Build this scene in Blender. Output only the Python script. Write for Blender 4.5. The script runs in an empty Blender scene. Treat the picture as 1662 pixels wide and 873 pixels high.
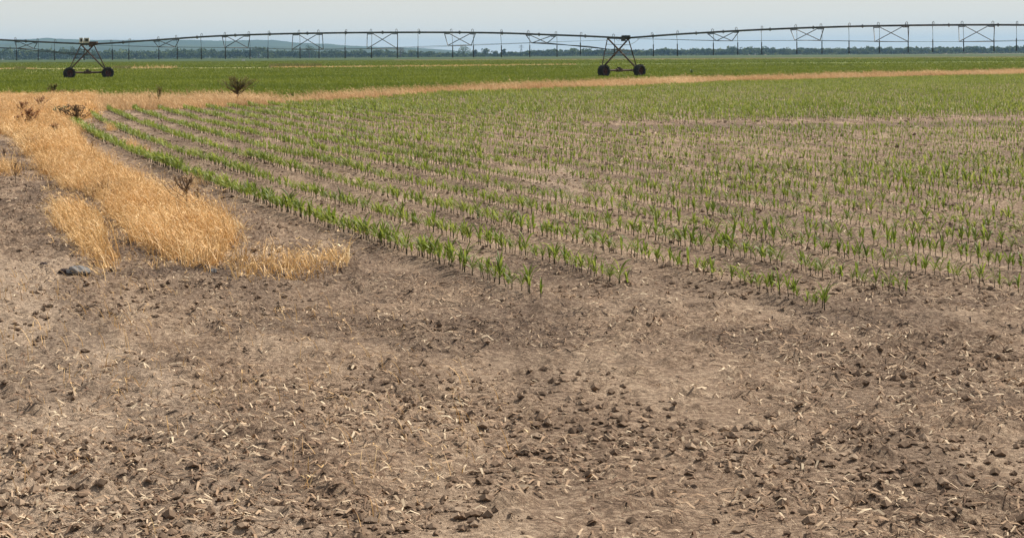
import bpy, math, random
import numpy as np

random.seed(7)
RNG = np.random.default_rng(7)
R = math.radians

# ------------------------------------------------------------------ camera, world, sun, exposure
S = bpy.context.scene
C = S.collection
F, H, CX, YH, ROLL = 3000.0, 1.95, 600.0, 91.5, 0.0065   # focal length and horizon in photo pixels

cam_d = bpy.data.cameras.new('camera')
cam = bpy.data.objects.new('camera', cam_d)
C.objects.link(cam)
cam.location = (0, 0, H)
cam.rotation_mode = 'XYZ'
cam_d.sensor_width = 36.0
cam_d.lens = 36.0 * F / 1662.0
cam_d.shift_x = (831 - CX) / 1662.0
cam_d.shift_y = -(436.5 - YH) / 1662.0
cam_d.clip_start = 0.1
cam_d.clip_end = 60000
from mathutils import Matrix, Vector
cam.rotation_euler = (Matrix.Rotation(ROLL, 3, 'Y') @ Matrix.Rotation(math.pi / 2, 3, 'X')).to_euler()
S.camera = cam

SUN_EL, SUN_AZ = 48.0, 48.0      # azimuth measured from the view direction (+Y) towards the right (+X)
world = bpy.data.worlds.new('World')
S.world = world
world.use_nodes = True
wn = world.node_tree.nodes
bg = wn['Background']
sky = wn.new('ShaderNodeTexSky')
sky.sky_type = 'NISHITA'
sky.sun_disc = False
sky.sun_elevation = R(SUN_EL)
sky.sun_rotation = R(SUN_AZ)
sky.air_density = 1.0
sky.dust_density = 5.0
sky.ozone_density = 1.0
hs = wn.new('ShaderNodeHueSaturation')
hs.inputs['Saturation'].default_value = 0.5
world.node_tree.links.new(sky.outputs[0], hs.inputs['Color'])
# hazy summer sky: the air is whitest at the horizon and thins upwards
wt = wn.new('ShaderNodeTexCoord'); wsx = wn.new('ShaderNodeSeparateXYZ'); wmr = wn.new('ShaderNodeMapRange')
world.node_tree.links.new(wt.outputs['Generated'], wsx.inputs[0]); world.node_tree.links.new(wsx.outputs['Z'], wmr.inputs['Value'])
wmr.inputs['From Min'].default_value = 0.0; wmr.inputs['From Max'].default_value = 0.22
wmr.inputs['To Min'].default_value = 0.92; wmr.inputs['To Max'].default_value = 0.15
wmx = wn.new('ShaderNodeMix'); wmx.data_type = 'RGBA'
world.node_tree.links.new(wmr.outputs[0], wmx.inputs[0]); world.node_tree.links.new(hs.outputs[0], wmx.inputs[6])
wmx.inputs[7].default_value = (8.4, 8.1, 7.1, 1)
world.node_tree.links.new(wmx.outputs[2], bg.inputs['Color'])
bg.inputs['Strength'].default_value = 0.1

sun_d = bpy.data.lights.new('sun', 'SUN')
sun_d.energy = 5.0
sun_d.angle = R(0.8)
sun_d.color = (1.0, 0.93, 0.80)
sun = bpy.data.objects.new('sun', sun_d)
C.objects.link(sun)
sd = Vector((math.sin(R(SUN_AZ)) * math.cos(R(SUN_EL)), math.cos(R(SUN_AZ)) * math.cos(R(SUN_EL)), math.sin(R(SUN_EL))))
sun.rotation_euler = sd.to_track_quat('Z', 'Y').to_euler()

S.view_settings.view_transform = 'Standard'
S.view_settings.look = 'None'
S.view_settings.gamma = 1.0
S.view_settings.exposure = 0.2
S.cycles.max_bounces = 8
S.cycles.transparent_max_bounces = 8
S.cycles.volume_bounces = 0
S.cycles.use_denoising = True

# ------------------------------------------------------------------ helpers
def px2ray(x, y):
    u, v = x - CX, YH - y
    return u + v * ROLL, v - u * ROLL

def ground(x, y, z=0.0):
    """ground point (X, Y) seen at photo pixel x, y"""
    u, v = px2ray(x, y)
    D = F * (H - z) / -v
    return u * D / F, D

def at_depth(x, y, D):
    u, v = px2ray(x, y)
    return Vector((u * D / F, D, H + v * D / F))

def project(X, Y, Z=0.0):
    u, v = F * X / Y, F * (Z - H) / Y
    return CX + u - v * ROLL, YH - (v + u * ROLL)

def in_poly(x, y, poly):
    x = np.asarray(x, float); y = np.asarray(y, float)
    inside = np.zeros(x.shape, bool)
    n = len(poly)
    for i in range(n):
        x1, y1 = poly[i]; x2, y2 = poly[(i + 1) % n]
        if y1 == y2: continue
        c = ((y1 > y) != (y2 > y)) & (x < (x2 - x1) * (y - y1) / (y2 - y1) + x1)
        inside ^= c
    return inside

_lat = {}
def vnoise(x, y, seed=0):
    if seed not in _lat: _lat[seed] = np.random.default_rng(1000 + seed).random((256, 256))
    L = _lat[seed]
    xi = np.floor(x).astype(np.int64); yi = np.floor(y).astype(np.int64)
    fx = x - xi; fy = y - yi
    fx = fx * fx * (3 - 2 * fx); fy = fy * fy * (3 - 2 * fy)
    a = L[xi & 255, yi & 255]; b = L[(xi + 1) & 255, yi & 255]
    c = L[xi & 255, (yi + 1) & 255]; d = L[(xi + 1) & 255, (yi + 1) & 255]
    return (a * (1 - fx) + b * fx) * (1 - fy) + (c * (1 - fx) + d * fx) * fy

def fbm(x, y, sc, seed=0, octv=3):
    s = 0; a = 1; t = 0
    for i in range(octv):
        s = s + a * vnoise(x * sc * 2 ** i + 17 * i, y * sc * 2 ** i + 31 * i, seed + i); t += a; a *= .5
    return s / t

class MB:
    """collects verts and faces (tris and quads) as numpy blocks"""
    def __init__(s): s.v = []; s.f = []; s.n = 0
    def add(s, v, faces):
        v = np.asarray(v, float).reshape(-1, 3)
        for f in faces:
            f = np.asarray(f, np.int64)
            if f.size: s.f.append(f + s.n)
        s.v.append(v); s.n += len(v)
        return s
    def mesh(s, name, mats, smooth=False):
        v = np.concatenate(s.v)
        loops = np.concatenate([f.ravel() for f in s.f]).astype(np.int32)
        tot = np.concatenate([np.full(len(f), f.shape[1], np.int32) for f in s.f])
        st = np.concatenate([[0], np.cumsum(tot)[:-1]]).astype(np.int32)
        me = bpy.data.meshes.new(name)
        me.vertices.add(len(v)); me.vertices.foreach_set('co', v.astype(np.float32).ravel())
        me.loops.add(len(loops)); me.loops.foreach_set('vertex_index', loops)
        me.polygons.add(len(tot)); me.polygons.foreach_set('loop_start', st)
        try: me.polygons.foreach_set('loop_total', tot)
        except Exception: pass
        me.polygons.foreach_set('use_smooth', np.full(len(tot), smooth))
        me.update(calc_edges=True); me.validate()
        for m in (mats if isinstance(mats, (list, tuple)) else [mats]): me.materials.append(m)
        return me
    def build(s, name, mats, parent=None, smooth=False, loc=None):
        o = bpy.data.objects.new(name, s.mesh(name, mats, smooth))
        C.objects.link(o)
        if parent: o.parent = parent
        if loc is not None: o.location = loc
        return o
    # --- simple solids
    def box(s, c, size, rz=0.0):
        c = np.array(c, float); h = np.array(size, float) / 2
        k = np.array([[x, y, z] for z in (-1, 1) for y in (-1, 1) for x in (-1, 1)], float) * h
        r = np.array([[math.cos(rz), -math.sin(rz), 0], [math.sin(rz), math.cos(rz), 0], [0, 0, 1]])
        return s.add(k @ r.T + c, [[[0, 2, 3, 1], [4, 5, 7, 6], [0, 1, 5, 4], [2, 6, 7, 3], [0, 4, 6, 2], [1, 3, 7, 5]]])
    def tube(s, pts, rad, n=6, cap=True):
        P = np.array([list(p) for p in pts], float); m = len(P)
        rr = np.full(m, rad) if np.isscalar(rad) else np.array(rad, float)
        T = np.gradient(P, axis=0); T /= np.linalg.norm(T, axis=1)[:, None] + 1e-12
        ref = np.array([0, 0, 1.0]) if abs(T[0][2]) < .9 else np.array([1.0, 0, 0])
        V = []
        for i in range(m):
            a = np.cross(T[i], ref); a /= np.linalg.norm(a) + 1e-12
            b = np.cross(a, T[i])
            for k in range(n):
                t = 2 * math.pi * k / n
                V.append(P[i] + rr[i] * (a * math.cos(t) + b * math.sin(t)))
        q = [[i * n + k, i * n + (k + 1) % n, (i + 1) * n + (k + 1) % n, (i + 1) * n + k] for i in range(m - 1) for k in range(n)]
        s.add(V, [q])
        if cap:
            s.f.append(np.array([list(range(n))[::-1]]) + s.n - len(V))
            s.f.append(np.array([list(range((m - 1) * n, m * n))]) + s.n - len(V))
        return s

def strips(base, dirh, height, width, lean, curve, nseg=3, waist=0.0, facing=None):
    """N flat tapering blades. base Nx3; dirh = lean heading (rad); lean, curve = start and extra bend angle from vertical."""
    N = len(base); V = []
    pos = base.copy(); seg = height / nseg
    fa = dirh + math.pi / 2 if facing is None else facing
    side = np.stack([np.cos(fa), np.sin(fa), np.zeros(N)], 1)
    rings = []
    for i in range(nseg + 1):
        t = i / nseg
        if i < nseg:
            w = width * (1 - t ** 1.7 * .8) * (1 if i or not waist else waist)
            rings.append(pos - side * (w / 2)[:, None]); rings.append(pos + side * (w / 2)[:, None])
        else:
            rings.append(pos)
        a = lean + curve * ((i + .5) / nseg)
        pos = pos + np.stack([np.cos(dirh) * np.sin(a), np.sin(dirh) * np.sin(a), np.cos(a)], 1) * seg[:, None]
    V = np.stack(rings, 1); k = V.shape[1]
    off = (np.arange(N) * k)[:, None]
    q = np.concatenate([off + np.array([2 * i, 2 * i + 1, 2 * i + 3, 2 * i + 2]) for i in range(nseg - 1)]) if nseg > 1 else np.zeros((0, 4), int)
    t = off + np.array([2 * nseg - 2, 2 * nseg - 1, 2 * nseg])
    return V.reshape(-1, 3), [q, t]

def tag(o, label=None, cat=None, group=None, kind=None):
    if label: o['label'] = label
    if cat: o['category'] = cat
    if group: o['group'] = group
    if kind: o['kind'] = kind
    return o

def empty(name, loc, rz=0.0):
    o = bpy.data.objects.new(name, None); C.objects.link(o)
    o.location = loc; o.rotation_euler = (0, 0, rz); o.empty_display_size = .2
    return o

# ------------------------------------------------------------------ materials
def new_mat(name):
    m = bpy.data.materials.new(name); m.use_nodes = True
    n = m.node_tree.nodes; n.clear()
    out = n.new('ShaderNodeOutputMaterial')
    return m, n, m.node_tree.links, out

def ramp(n, stops):
    r = n.new('ShaderNodeValToRGB'); e = r.color_ramp.elements
    while len(e) < len(stops): e.new(.5)
    for el, (p, c) in zip(e, stops): el.position = p; el.color = (*c, 1)
    return r

def leaf_mat(name, stops, transl=.35, rough=.55, spec=.25, nscale=.25, patch=.35):
    """leaf colour varies leaf by leaf (per island) and in slow patches over the land"""
    m, n, l, out = new_mat(name)
    g = n.new('ShaderNodeNewGeometry')
    no = n.new('ShaderNodeTexNoise'); no.inputs['Scale'].default_value = nscale; no.inputs['Detail'].default_value = 2
    l.new(g.outputs['Position'], no.inputs['Vector'])
    mx = n.new('ShaderNodeMath'); mx.operation = 'MULTIPLY'; mx.inputs[1].default_value = patch * 2
    l.new(no.outputs[0], mx.inputs[0])
    m2 = n.new('ShaderNodeMath'); m2.operation = 'MULTIPLY_ADD'; m2.inputs[1].default_value = 1 - patch
    l.new(g.outputs['Random Per Island'], m2.inputs[0]); l.new(mx.outputs[0], m2.inputs[2])
    m3 = n.new('ShaderNodeMath'); m3.operation = 'SUBTRACT'; m3.inputs[1].default_value = patch * .5
    l.new(m2.outputs[0], m3.inputs[0])
    r = ramp(n, stops); l.new(m3.outputs[0], r.inputs[0])
    p = n.new('ShaderNodeBsdfPrincipled'); p.inputs['Roughness'].default_value = rough
    p.inputs['Specular IOR Level'].default_value = spec
    l.new(r.outputs[0], p.inputs['Base Color'])
    if transl > 0:
        t = n.new('ShaderNodeBsdfTranslucent'); l.new(r.outputs[0], t.inputs['Color'])
        ms = n.new('ShaderNodeMixShader'); ms.inputs[0].default_value = transl
        l.new(p.outputs[0], ms.inputs[1]); l.new(t.outputs[0], ms.inputs[2]); l.new(ms.outputs[0], out.inputs[0])
    else: l.new(p.outputs[0], out.inputs[0])
    return m

def solid_mat(name, a, b, rough=.6, metal=0.0, scale=6.0, spec=.4, bump=0.0):
    m, n, l, out = new_mat(name)
    tc = n.new('ShaderNodeTexCoord')
    no = n.new('ShaderNodeTexNoise'); no.inputs['Scale'].default_value = scale; no.inputs['Detail'].default_value = 5
    l.new(tc.outputs['Object'], no.inputs['Vector'])
    r = ramp(n, [(.35, a), (.65, b)]); l.new(no.outputs[0], r.inputs[0])
    p = n.new('ShaderNodeBsdfPrincipled'); p.inputs['Roughness'].default_value = rough
    p.inputs['Metallic'].default_value = metal; p.inputs['Specular IOR Level'].default_value = spec
    l.new(r.outputs[0], p.inputs['Base Color'])
    if bump:
        b_ = n.new('ShaderNodeBump'); b_.inputs['Strength'].default_value = bump; b_.inputs['Distance'].default_value = .02
        l.new(no.outputs[0], b_.inputs['Height']); l.new(b_.outputs[0], p.inputs['Normal'])
    l.new(p.outputs[0], out.inputs[0])
    return m

def field_mat(name, stops, scale=.03, sx=1.0, sy=.15, rough=.9, rz=0.0):
    """a field surface seen from low: noise stretched along the rows"""
    m, n, l, out = new_mat(name)
    g = n.new('ShaderNodeNewGeometry')
    mp = n.new('ShaderNodeMapping'); mp.inputs['Scale'].default_value = (sx, sy, 1); mp.inputs['Rotation'].default_value = (0, 0, rz)
    l.new(g.outputs['Position'], mp.inputs['Vector'])
    no = n.new('ShaderNodeTexNoise'); no.inputs['Scale'].default_value = scale; no.inputs['Detail'].default_value = 6
    no.inputs['Roughness'].default_value = .65
    l.new(mp.outputs[0], no.inputs['Vector'])
    r = ramp(n, stops); l.new(no.outputs[0], r.inputs[0])
    p = n.new('ShaderNodeBsdfPrincipled'); p.inputs['Roughness'].default_value = rough; p.inputs['Specular IOR Level'].default_value = .1
    l.new(r.outputs[0], p.inputs['Base Color']); l.new(p.outputs[0], out.inputs[0])
    return m

M = {}
M['corn'] = leaf_mat('corn_leaf', [(0, (.065, .11, .014)), (.4, (.165, .22, .03)), (.8, (.31, .36, .065)), (1, (.46, .44, .14))], .45, .5, .3, .35, .3)
M['corn_stalk'] = leaf_mat('corn_stalk', [(0, (.03, .026, .018)), (1, (.06, .065, .028))], .1, .6, .2)
M['crop'] = leaf_mat('crop_leaf', [(0, (.085, .12, .012)), (.5, (.145, .185, .018)), (1, (.25, .275, .04))], .35, .65, .15, .05, .5)
M['dry'] = leaf_mat('dry_grass', [(0, (.15, .09, .045)), (.25, (.46, .27, .10)), (.6, (.76, .48, .20)), (1, (.95, .77, .46))], .15, .55, .35, .9, .5)
M['dry_far'] = leaf_mat('dry_grass_reddish', [(0, (.30, .17, .08)), (.5, (.60, .40, .21)), (1, (.85, .68, .43))], .2, .75, .1, .12, .5)
M['residue'] = leaf_mat('straw_residue', [(0, (.12, .07, .05)), (.6, (.38, .26, .17)), (1, (.74, .62, .45))], 0, .8, .1, 1.0, .2)
M['dead'] = leaf_mat('dead_leaf', [(0, (.08, .05, .03)), (1, (.32, .21, .12))], .3, .8, .1, 2.0)
M['dead_red'] = leaf_mat('dead_russet', [(0, (.22, .11, .06)), (1, (.52, .32, .18))], .35, .8, .1, 2.0)
M['dead_stem'] = solid_mat('dead_stem', (.07, .045, .03), (.17, .11, .065), .85)
M['shrub'] = leaf_mat('shrub_leaf', [(0, (.09, .095, .028)), (1, (.28, .27, .09))], .35, .7, .1, 2.0)
M['weed_green'] = leaf_mat('weed_leaf', [(0, (.05, .085, .03)), (1, (.14, .18, .08))], .25, .6, .2, 2.0)
M['clod'] = leaf_mat('soil_clod', [(0, (.10, .070, .050)), (.6, (.24, .170, .122)), (1, (.42, .32, .235))], 0, .95, .05, .5, .3)
M['pipe'] = solid_mat('galvanised_pipe', (.055, .068, .078), (.11, .125, .14), .5, .55, 1.2)
M['steel'] = solid_mat('weathered_steel', (.03, .037, .045), (.07, .078, .085), .6, .4, 2.0)
M['rust'] = solid_mat('rusty_steel', (.045, .03, .025), (.12, .075, .055), .75, .3, 1.5)
M['hose'] = solid_mat('drop_hose', (.05, .055, .06), (.09, .095, .10), .7)
M['weight'] = solid_mat('hose_weight', (.008, .012, .016), (.02, .026, .03), .6)
M['tyre'] = solid_mat('tyre_rubber', (.012, .012, .014), (.03, .028, .028), .85, 0, 5)
M['rim'] = solid_mat('rusty_rim', (.10, .03, .025), (.05, .02, .02), .7, .2, 3)
M['box'] = solid_mat('pale_box', (.42, .40, .36), (.60, .58, .54), .6, 0, 4)
M['rock'] = solid_mat('grey_rock', (.08, .078, .08), (.19, .185, .185), .85, 0, 9, .3, .6)
M['darkclod'] = solid_mat('dark_clod', (.03, .022, .025), (.09, .065, .06), .95, 0, 9, .2, .6)
M['white'] = solid_mat('white_paint', (.75, .75, .73), (.82, .82, .80), .5)
M['crown'] = leaf_mat('tree_leaf', [(0, (.018, .03, .010)), (.45, (.06, .09, .024)), (1, (.20, .24, .07))], .2, .8, .1, .045, .7)
M['crown_pale'] = leaf_mat('bare_twig', [(0, (.16, .15, .13)), (1, (.26, .24, .20))], .1, .9, .05, .05)
M['bark'] = solid_mat('bark', (.06, .045, .035), (.12, .09, .07), .9)
M['hill'] = field_mat('hill_forest', [(.35, (.025, .04, .015)), (.65, (.05, .07, .025))], .004, 1, 1)

# ------------------------------------------------------------------ zones in the photograph, as polygons of ground contact
ST = [(-300, 196), (-60, 205), (0, 222), (24, 236), (46, 256), (67, 284), (111, 306), (165, 322), (178, 350), (200, 374), (231, 398), (284, 417), (330, 432),
      (354, 436), (374, 428), (378, 400), (356, 370), (330, 350), (285, 330), (225, 304), (172, 276), (146, 254), (122, 228), (110, 206), (150, 186), (150, 160), (-300, 166)]
BAND = [(-300, 200), (100, 200), (135, 186), (175, 180), (300, 178), (430, 172), (515, 166), (592, 161.5), (655, 157.5), (713, 152.5), (800, 150.5), (920, 145), (1000, 143.5), (1200, 134), (2400, 102.8),
        (2400, 99.3), (1200, 130.5), (1090, 133), (960, 139), (850, 142), (720, 149), (600, 155), (510, 160), (472, 166), (400, 160), (300, 161), (200, 162), (100, 164), (0, 166), (-300, 167)]
LEFTCL = [(-80, 268), (14, 268), (34, 278), (30, 287), (-80, 292)]
CLUMP2 = [(84, 352), (100, 342), (150, 346), (168, 360), (176, 392), (196, 415), (190, 428), (160, 433), (132, 416), (112, 392), (90, 372)]

# ------------------------------------------------------------------ ground: one sheet to the horizon
def axis(vals):
    out = [vals[0]]
    for a, b, st in vals[1]:
        x = a
        while x < b: out.append(x); x += st
    return sorted(set(round(v, 4) for v in out))

def grow(x0, x1, st, k):
    r = []; x = x0
    while abs(x) < abs(x1): r.append(x); x += st * math.copysign(1, x1); st *= k
    r.append(x1); return r

xs = sorted(set([round(v, 3) for v in list(np.arange(-7.5, 9.5, .045)) + grow(9.5, 16000, .12, 1.13) + grow(-7.5, -16000, .12, 1.13)]))
ys = sorted(set([round(v, 3) for v in list(np.arange(6.0, 30, .045)) + grow(30, 16000, .1, 1.035) + grow(6, -200, .15, 1.4)]))
GX, GY = np.meshgrid(np.array(xs), np.array(ys))

def row_x(Y):
    """X of corn row 0 at depth Y (the rows bend a little); row k lies k*0.971 m to the right"""
    Yc = np.minimum(Y, 58.0)
    return 6.037 - .3341 * Yc + .001125 * Yc ** 2 + np.where(Y > 58, -.2036, 0) * (Y - Yc)
ROWX = .971

def relief(X, Y):
    fade = np.clip((90 - Y) / 50, 0, 1)
    z = (fbm(X, Y, .35, 1, 2) - .5) * .10 + (fbm(X, Y, 1.6, 5, 3) - .5) * .055 + (fbm(X, Y, 6, 9, 3) - .5) * .036 + np.maximum(0, fbm(X, Y, 9, 13, 2) - .58) * .16
    fr = (X - row_x(Y)) / ROWX
    fld = ((fr > -.6) & (Y > 14.5)).astype(float)
    z = z * (1 - .55 * fld) + fld * .022 * np.cos(2 * math.pi * fr)
    # shallow ditch beside the dry grass on the left
    px, py = project(X, np.maximum(Y, 5), 0)
    return z * fade
GZ = relief(GX, GY)
mb = MB()
ny, nx = GX.shape
idx = np.arange(ny * nx).reshape(ny, nx)
q = np.stack([idx[:-1, :-1], idx[:-1, 1:], idx[1:, 1:], idx[1:, :-1]], -1).reshape(-1, 4)
mb.add(np.stack([GX, GY, GZ], -1).reshape(-1, 3), [q])

m, n, l, out = new_mat('soil')
g = n.new('ShaderNodeNewGeometry')
def mapped(sx, sy, rz=0.0):
    mp = n.new('ShaderNodeMapping'); mp.inputs['Scale'].default_value = (sx, sy, 1); mp.inputs['Rotation'].default_value = (0, 0, rz)
    l.new(g.outputs['Position'], mp.inputs['Vector']); return mp
def noise(sc, vec, det=5, ro=.6):
    t = n.new('ShaderNodeTexNoise'); t.inputs['Scale'].default_value = sc; t.inputs['Detail'].default_value = det; t.inputs['Roughness'].default_value = ro
    l.new(vec.outputs[0], t.inputs['Vector']); return t
def mix(fac, a, b):
    x = n.new('ShaderNodeMix'); x.data_type = 'RGBA'
    if isinstance(fac, float): x.inputs[0].default_value = fac
    else: l.new(fac, x.inputs[0])
    for k, s_ in ((6, a), (7, b)):
        if isinstance(s_, tuple): x.inputs[k].default_value = (*s_, 1)
        else: l.new(s_, x.inputs[k])
    return x.outputs[2]
n1 = noise(1.0, mapped(1.3, .45, R(-16)), 7, .7)
n2 = noise(26.0, mapped(1, 1), 4, .7)
n3 = noise(.35, mapped(1, 1), 3)
r1 = ramp(n, [(.32, (.122, .080, .056)), (.5, (.275, .192, .136)), (.66, (.46, .345, .25))]); l.new(n1.outputs[0], r1.inputs[0])
r2 = ramp(n, [(.38, (.052, .034, .025)), (.5, (.26, .18, .125)), (.61, (.60, .46, .335))]); l.new(n2.outputs[0], r2.inputs[0])
c = mix(.45, r1.outputs[0], r2.outputs[0])
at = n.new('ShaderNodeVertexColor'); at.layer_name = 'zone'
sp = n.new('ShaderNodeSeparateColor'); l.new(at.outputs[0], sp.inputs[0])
c = mix(sp.outputs[0], c, mix(.5, r2.outputs[0], (.48, .37, .28)))        # sandy wheel track
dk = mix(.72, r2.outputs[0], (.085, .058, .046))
c = mix(sp.outputs[1], c, dk)                                            # darker soil in broken patches
c = mix(sp.outputs[2], c, mix(.3, r2.outputs[0], (.40, .26, .13)))       # thatch under the dry grass
p = n.new('ShaderNodeBsdfPrincipled'); p.inputs['Roughness'].default_value = .95; p.inputs['Specular IOR Level'].default_value = .1
bp = n.new('ShaderNodeBump'); bp.inputs['Strength'].default_value = 1.0; bp.inputs['Distance'].default_value = .06
n4 = noise(14.0, mapped(1, 1), 6, .75); l.new(n4.outputs[0], bp.inputs['Height']); l.new(bp.outputs[0], p.inputs['Normal'])
l.new(c, p.inputs['Base Color']); l.new(p.outputs[0], out.inputs[0])
M['soil'] = m
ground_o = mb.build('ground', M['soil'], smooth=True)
tag(ground_o, 'brown tilled soil with crop residue between the corn rows', None, None, 'structure')
# soil kinds by area (sandy track, darker soil, thatch)
PX, PY = project(GX, np.maximum(GY, 4.0), 0)
PX = np.where(GY < 4, 1e6, PX)
wob = (fbm(GX, GY, .8, 21, 3) - .5)
sand = np.clip((PY + wob * 60 - 398) / 25, 0, 1) * np.clip((150 - PX + wob * 120) / 60 + np.clip((PY - 470) / 60, 0, 20), 0, 1)
sand = np.maximum(sand, .8 * in_poly(PX + wob * 90, PY + wob * 30, [(850, 282), (930, 276), (960, 300), (945, 322), (880, 326)]))
sand = sand * np.clip(.4 + 1.2 * fbm(GX, GY, .9, 33, 3), 0, 1)
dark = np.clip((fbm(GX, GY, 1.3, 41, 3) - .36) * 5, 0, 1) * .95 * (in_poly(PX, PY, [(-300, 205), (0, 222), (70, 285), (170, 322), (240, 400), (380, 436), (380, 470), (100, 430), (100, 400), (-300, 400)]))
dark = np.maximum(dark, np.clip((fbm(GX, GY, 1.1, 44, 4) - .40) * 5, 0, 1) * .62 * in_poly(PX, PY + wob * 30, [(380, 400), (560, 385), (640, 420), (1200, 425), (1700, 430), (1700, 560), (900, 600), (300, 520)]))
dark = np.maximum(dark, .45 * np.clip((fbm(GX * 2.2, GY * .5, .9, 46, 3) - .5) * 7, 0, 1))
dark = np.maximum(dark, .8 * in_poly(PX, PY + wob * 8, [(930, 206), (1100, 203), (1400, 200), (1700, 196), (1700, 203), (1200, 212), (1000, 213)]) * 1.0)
thatch = (in_poly(PX, PY, ST) | in_poly(PX, PY, BAND)).astype(float) * .85
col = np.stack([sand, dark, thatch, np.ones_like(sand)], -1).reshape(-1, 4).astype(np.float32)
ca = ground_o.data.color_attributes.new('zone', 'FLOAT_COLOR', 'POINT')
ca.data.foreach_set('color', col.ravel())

# ------------------------------------------------------------------ far fields (flat sheets, each a little above the one below)
def sheet(name, pts, z, mat, label):
    P = [ground(x, y) for x, y in pts]
    k = len(P)
    s_ = MB(); s_.add([(a, b, z) for a, b in P], [[list(range(k))]])
    o = s_.build(name, mat); tag(o, label, None, None, 'structure'); return o
M['f_crop'] = field_mat('crop_floor', [(.35, (.10, .12, .02)), (.6, (.19, .19, .05)), (.72, (.34, .28, .16))], .12, 1, .2, .9, R(-12))
M['f_far'] = field_mat('far_crop', [(.35, (.10, .13, .02)), (.6, (.14, .165, .03)), (.75, (.20, .21, .06))], .012, .35, 1)
M['f_grey'] = field_mat('distant_field', [(.35, (.030, .055, .012)), (.65, (.055, .08, .02))], .006, .3, 1)
M['f_brown'] = field_mat('fallow', [(.4, (.10, .075, .04)), (.6, (.22, .17, .10))], .02, .2, 1)
M['f_straw'] = field_mat('straw_verge', [(.40, (.10, .13, .03)), (.52, (.36, .30, .13)), (.6, (.56, .47, .24))], .05, .5, 1)
sheet('field', [(-260, 170), (0, 167), (300, 162.5), (400, 162), (472, 168), (510, 161.5), (720, 150), (1200, 131.5), (2450, 98.8), (2450, 96.7), (936, 106), (504, 110.8), (-260, 114.5)], .012, M['f_crop'], 'green crop field beyond the band of dry grass')
sheet('field', [(-260, 114.4), (504, 110.7), (936, 105.9), (2450, 96.6), (2450, 89.1), (1100, 97.6), (700, 99.2), (-260, 103.2)], .016, M['f_far'], 'lighter green field behind the straw coloured verge')
sheet('field', [(-400, 103.4), (700, 99.4), (1100, 97.8), (2450, 89.9), (2600, 82.5), (600, 93.2), (-500, 100.3)], .10, M['f_grey'], 'greyish green field at the foot of the woods')
sheet('field', [(640, 98.9), (1100, 97.0), (1750, 93.0), (1750, 92.4), (1100, 96.1), (640, 98.2)], .24, M['f_brown'], 'thin brown strip of bare ground far across the fields')
sheet('field', [(560, 99.7), (700, 99.4), (1200, 97.7), (1700, 95.0), (1700, 94.6), (1200, 97.2), (700, 98.9)], .20, M['f_straw'], 'thin cream line of stubble far across the fields')
sheet('field', [(-260, 114.8), (20, 113.5), (300, 112.0), (504, 110.9), (720, 108.5), (936, 106.2), (936, 105.5), (720, 107.5), (504, 109.6), (300, 110.4), (20, 111.8), (-260, 113.6)], .03, M['f_straw'], 'straw coloured verge between the two green fields')

# ------------------------------------------------------------------ hills and woods
def hill(name, prof, D, mat, label, depth=900):
    V = []; k = len(prof)
    xx = np.linspace(prof[0][0], prof[-1][0], 260)
    yy = np.interp(xx, [a for a, _ in prof], [b for _, b in prof]) + (fbm(xx, xx * 0, .12, 60, 3) - .5) * 1.6
    cols = []
    for x, y in zip(xx, yy):
        t = at_depth(x, y, D)
        z = max(t.z, .5)
        cols.append([(t.x * .93, D - depth * .9, .0), (t.x * .95, D - depth * .6, z * .35), (t.x * .98, D - depth * .3, z * .75), (t.x, D, z), (t.x * 1.05, D + depth * .6, z * .5), (t.x * 1.08, D + depth, 0)])
    V = np.array(cols); a, b, _ = V.shape
    idx = np.arange(a * b).reshape(a, b)
    q = np.stack([idx[:-1, :-1], idx[1:, :-1], idx[1:, 1:], idx[:-1, 1:]], -1).reshape(-1, 4)
    o = MB().add(V.reshape(-1, 3), [q]).build(name, mat, smooth=True)
    tag(o, label, None, None, 'structure')
hill('hills', [(-700, 70), (-300, 66), (-100, 65), (0, 66), (45, 64), (80, 62), (112, 64), (160, 65.5), (293, 65.3), (321, 65), (350, 66.6), (400, 65.8), (440, 65.2), (459, 67.4), (480, 69.6), (533, 71.5), (555, 74.2), (600, 76),
              (668, 77.8), (700, 80), (737, 82), (760, 86), (800, 92)], 7800, M['hill'], 'long blue wooded ridge on the horizon, falling away to the middle')
hill('hills', [(-700, 74), (-200, 71), (0, 72), (100, 71), (190, 74), (300, 74), (480, 76.5), (560, 77.5), (640, 79.5), (700, 82), (779, 84.5), (800, 91)], 6300, M['hill'], 'lower nearer ridge in front of the blue hills')

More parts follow.
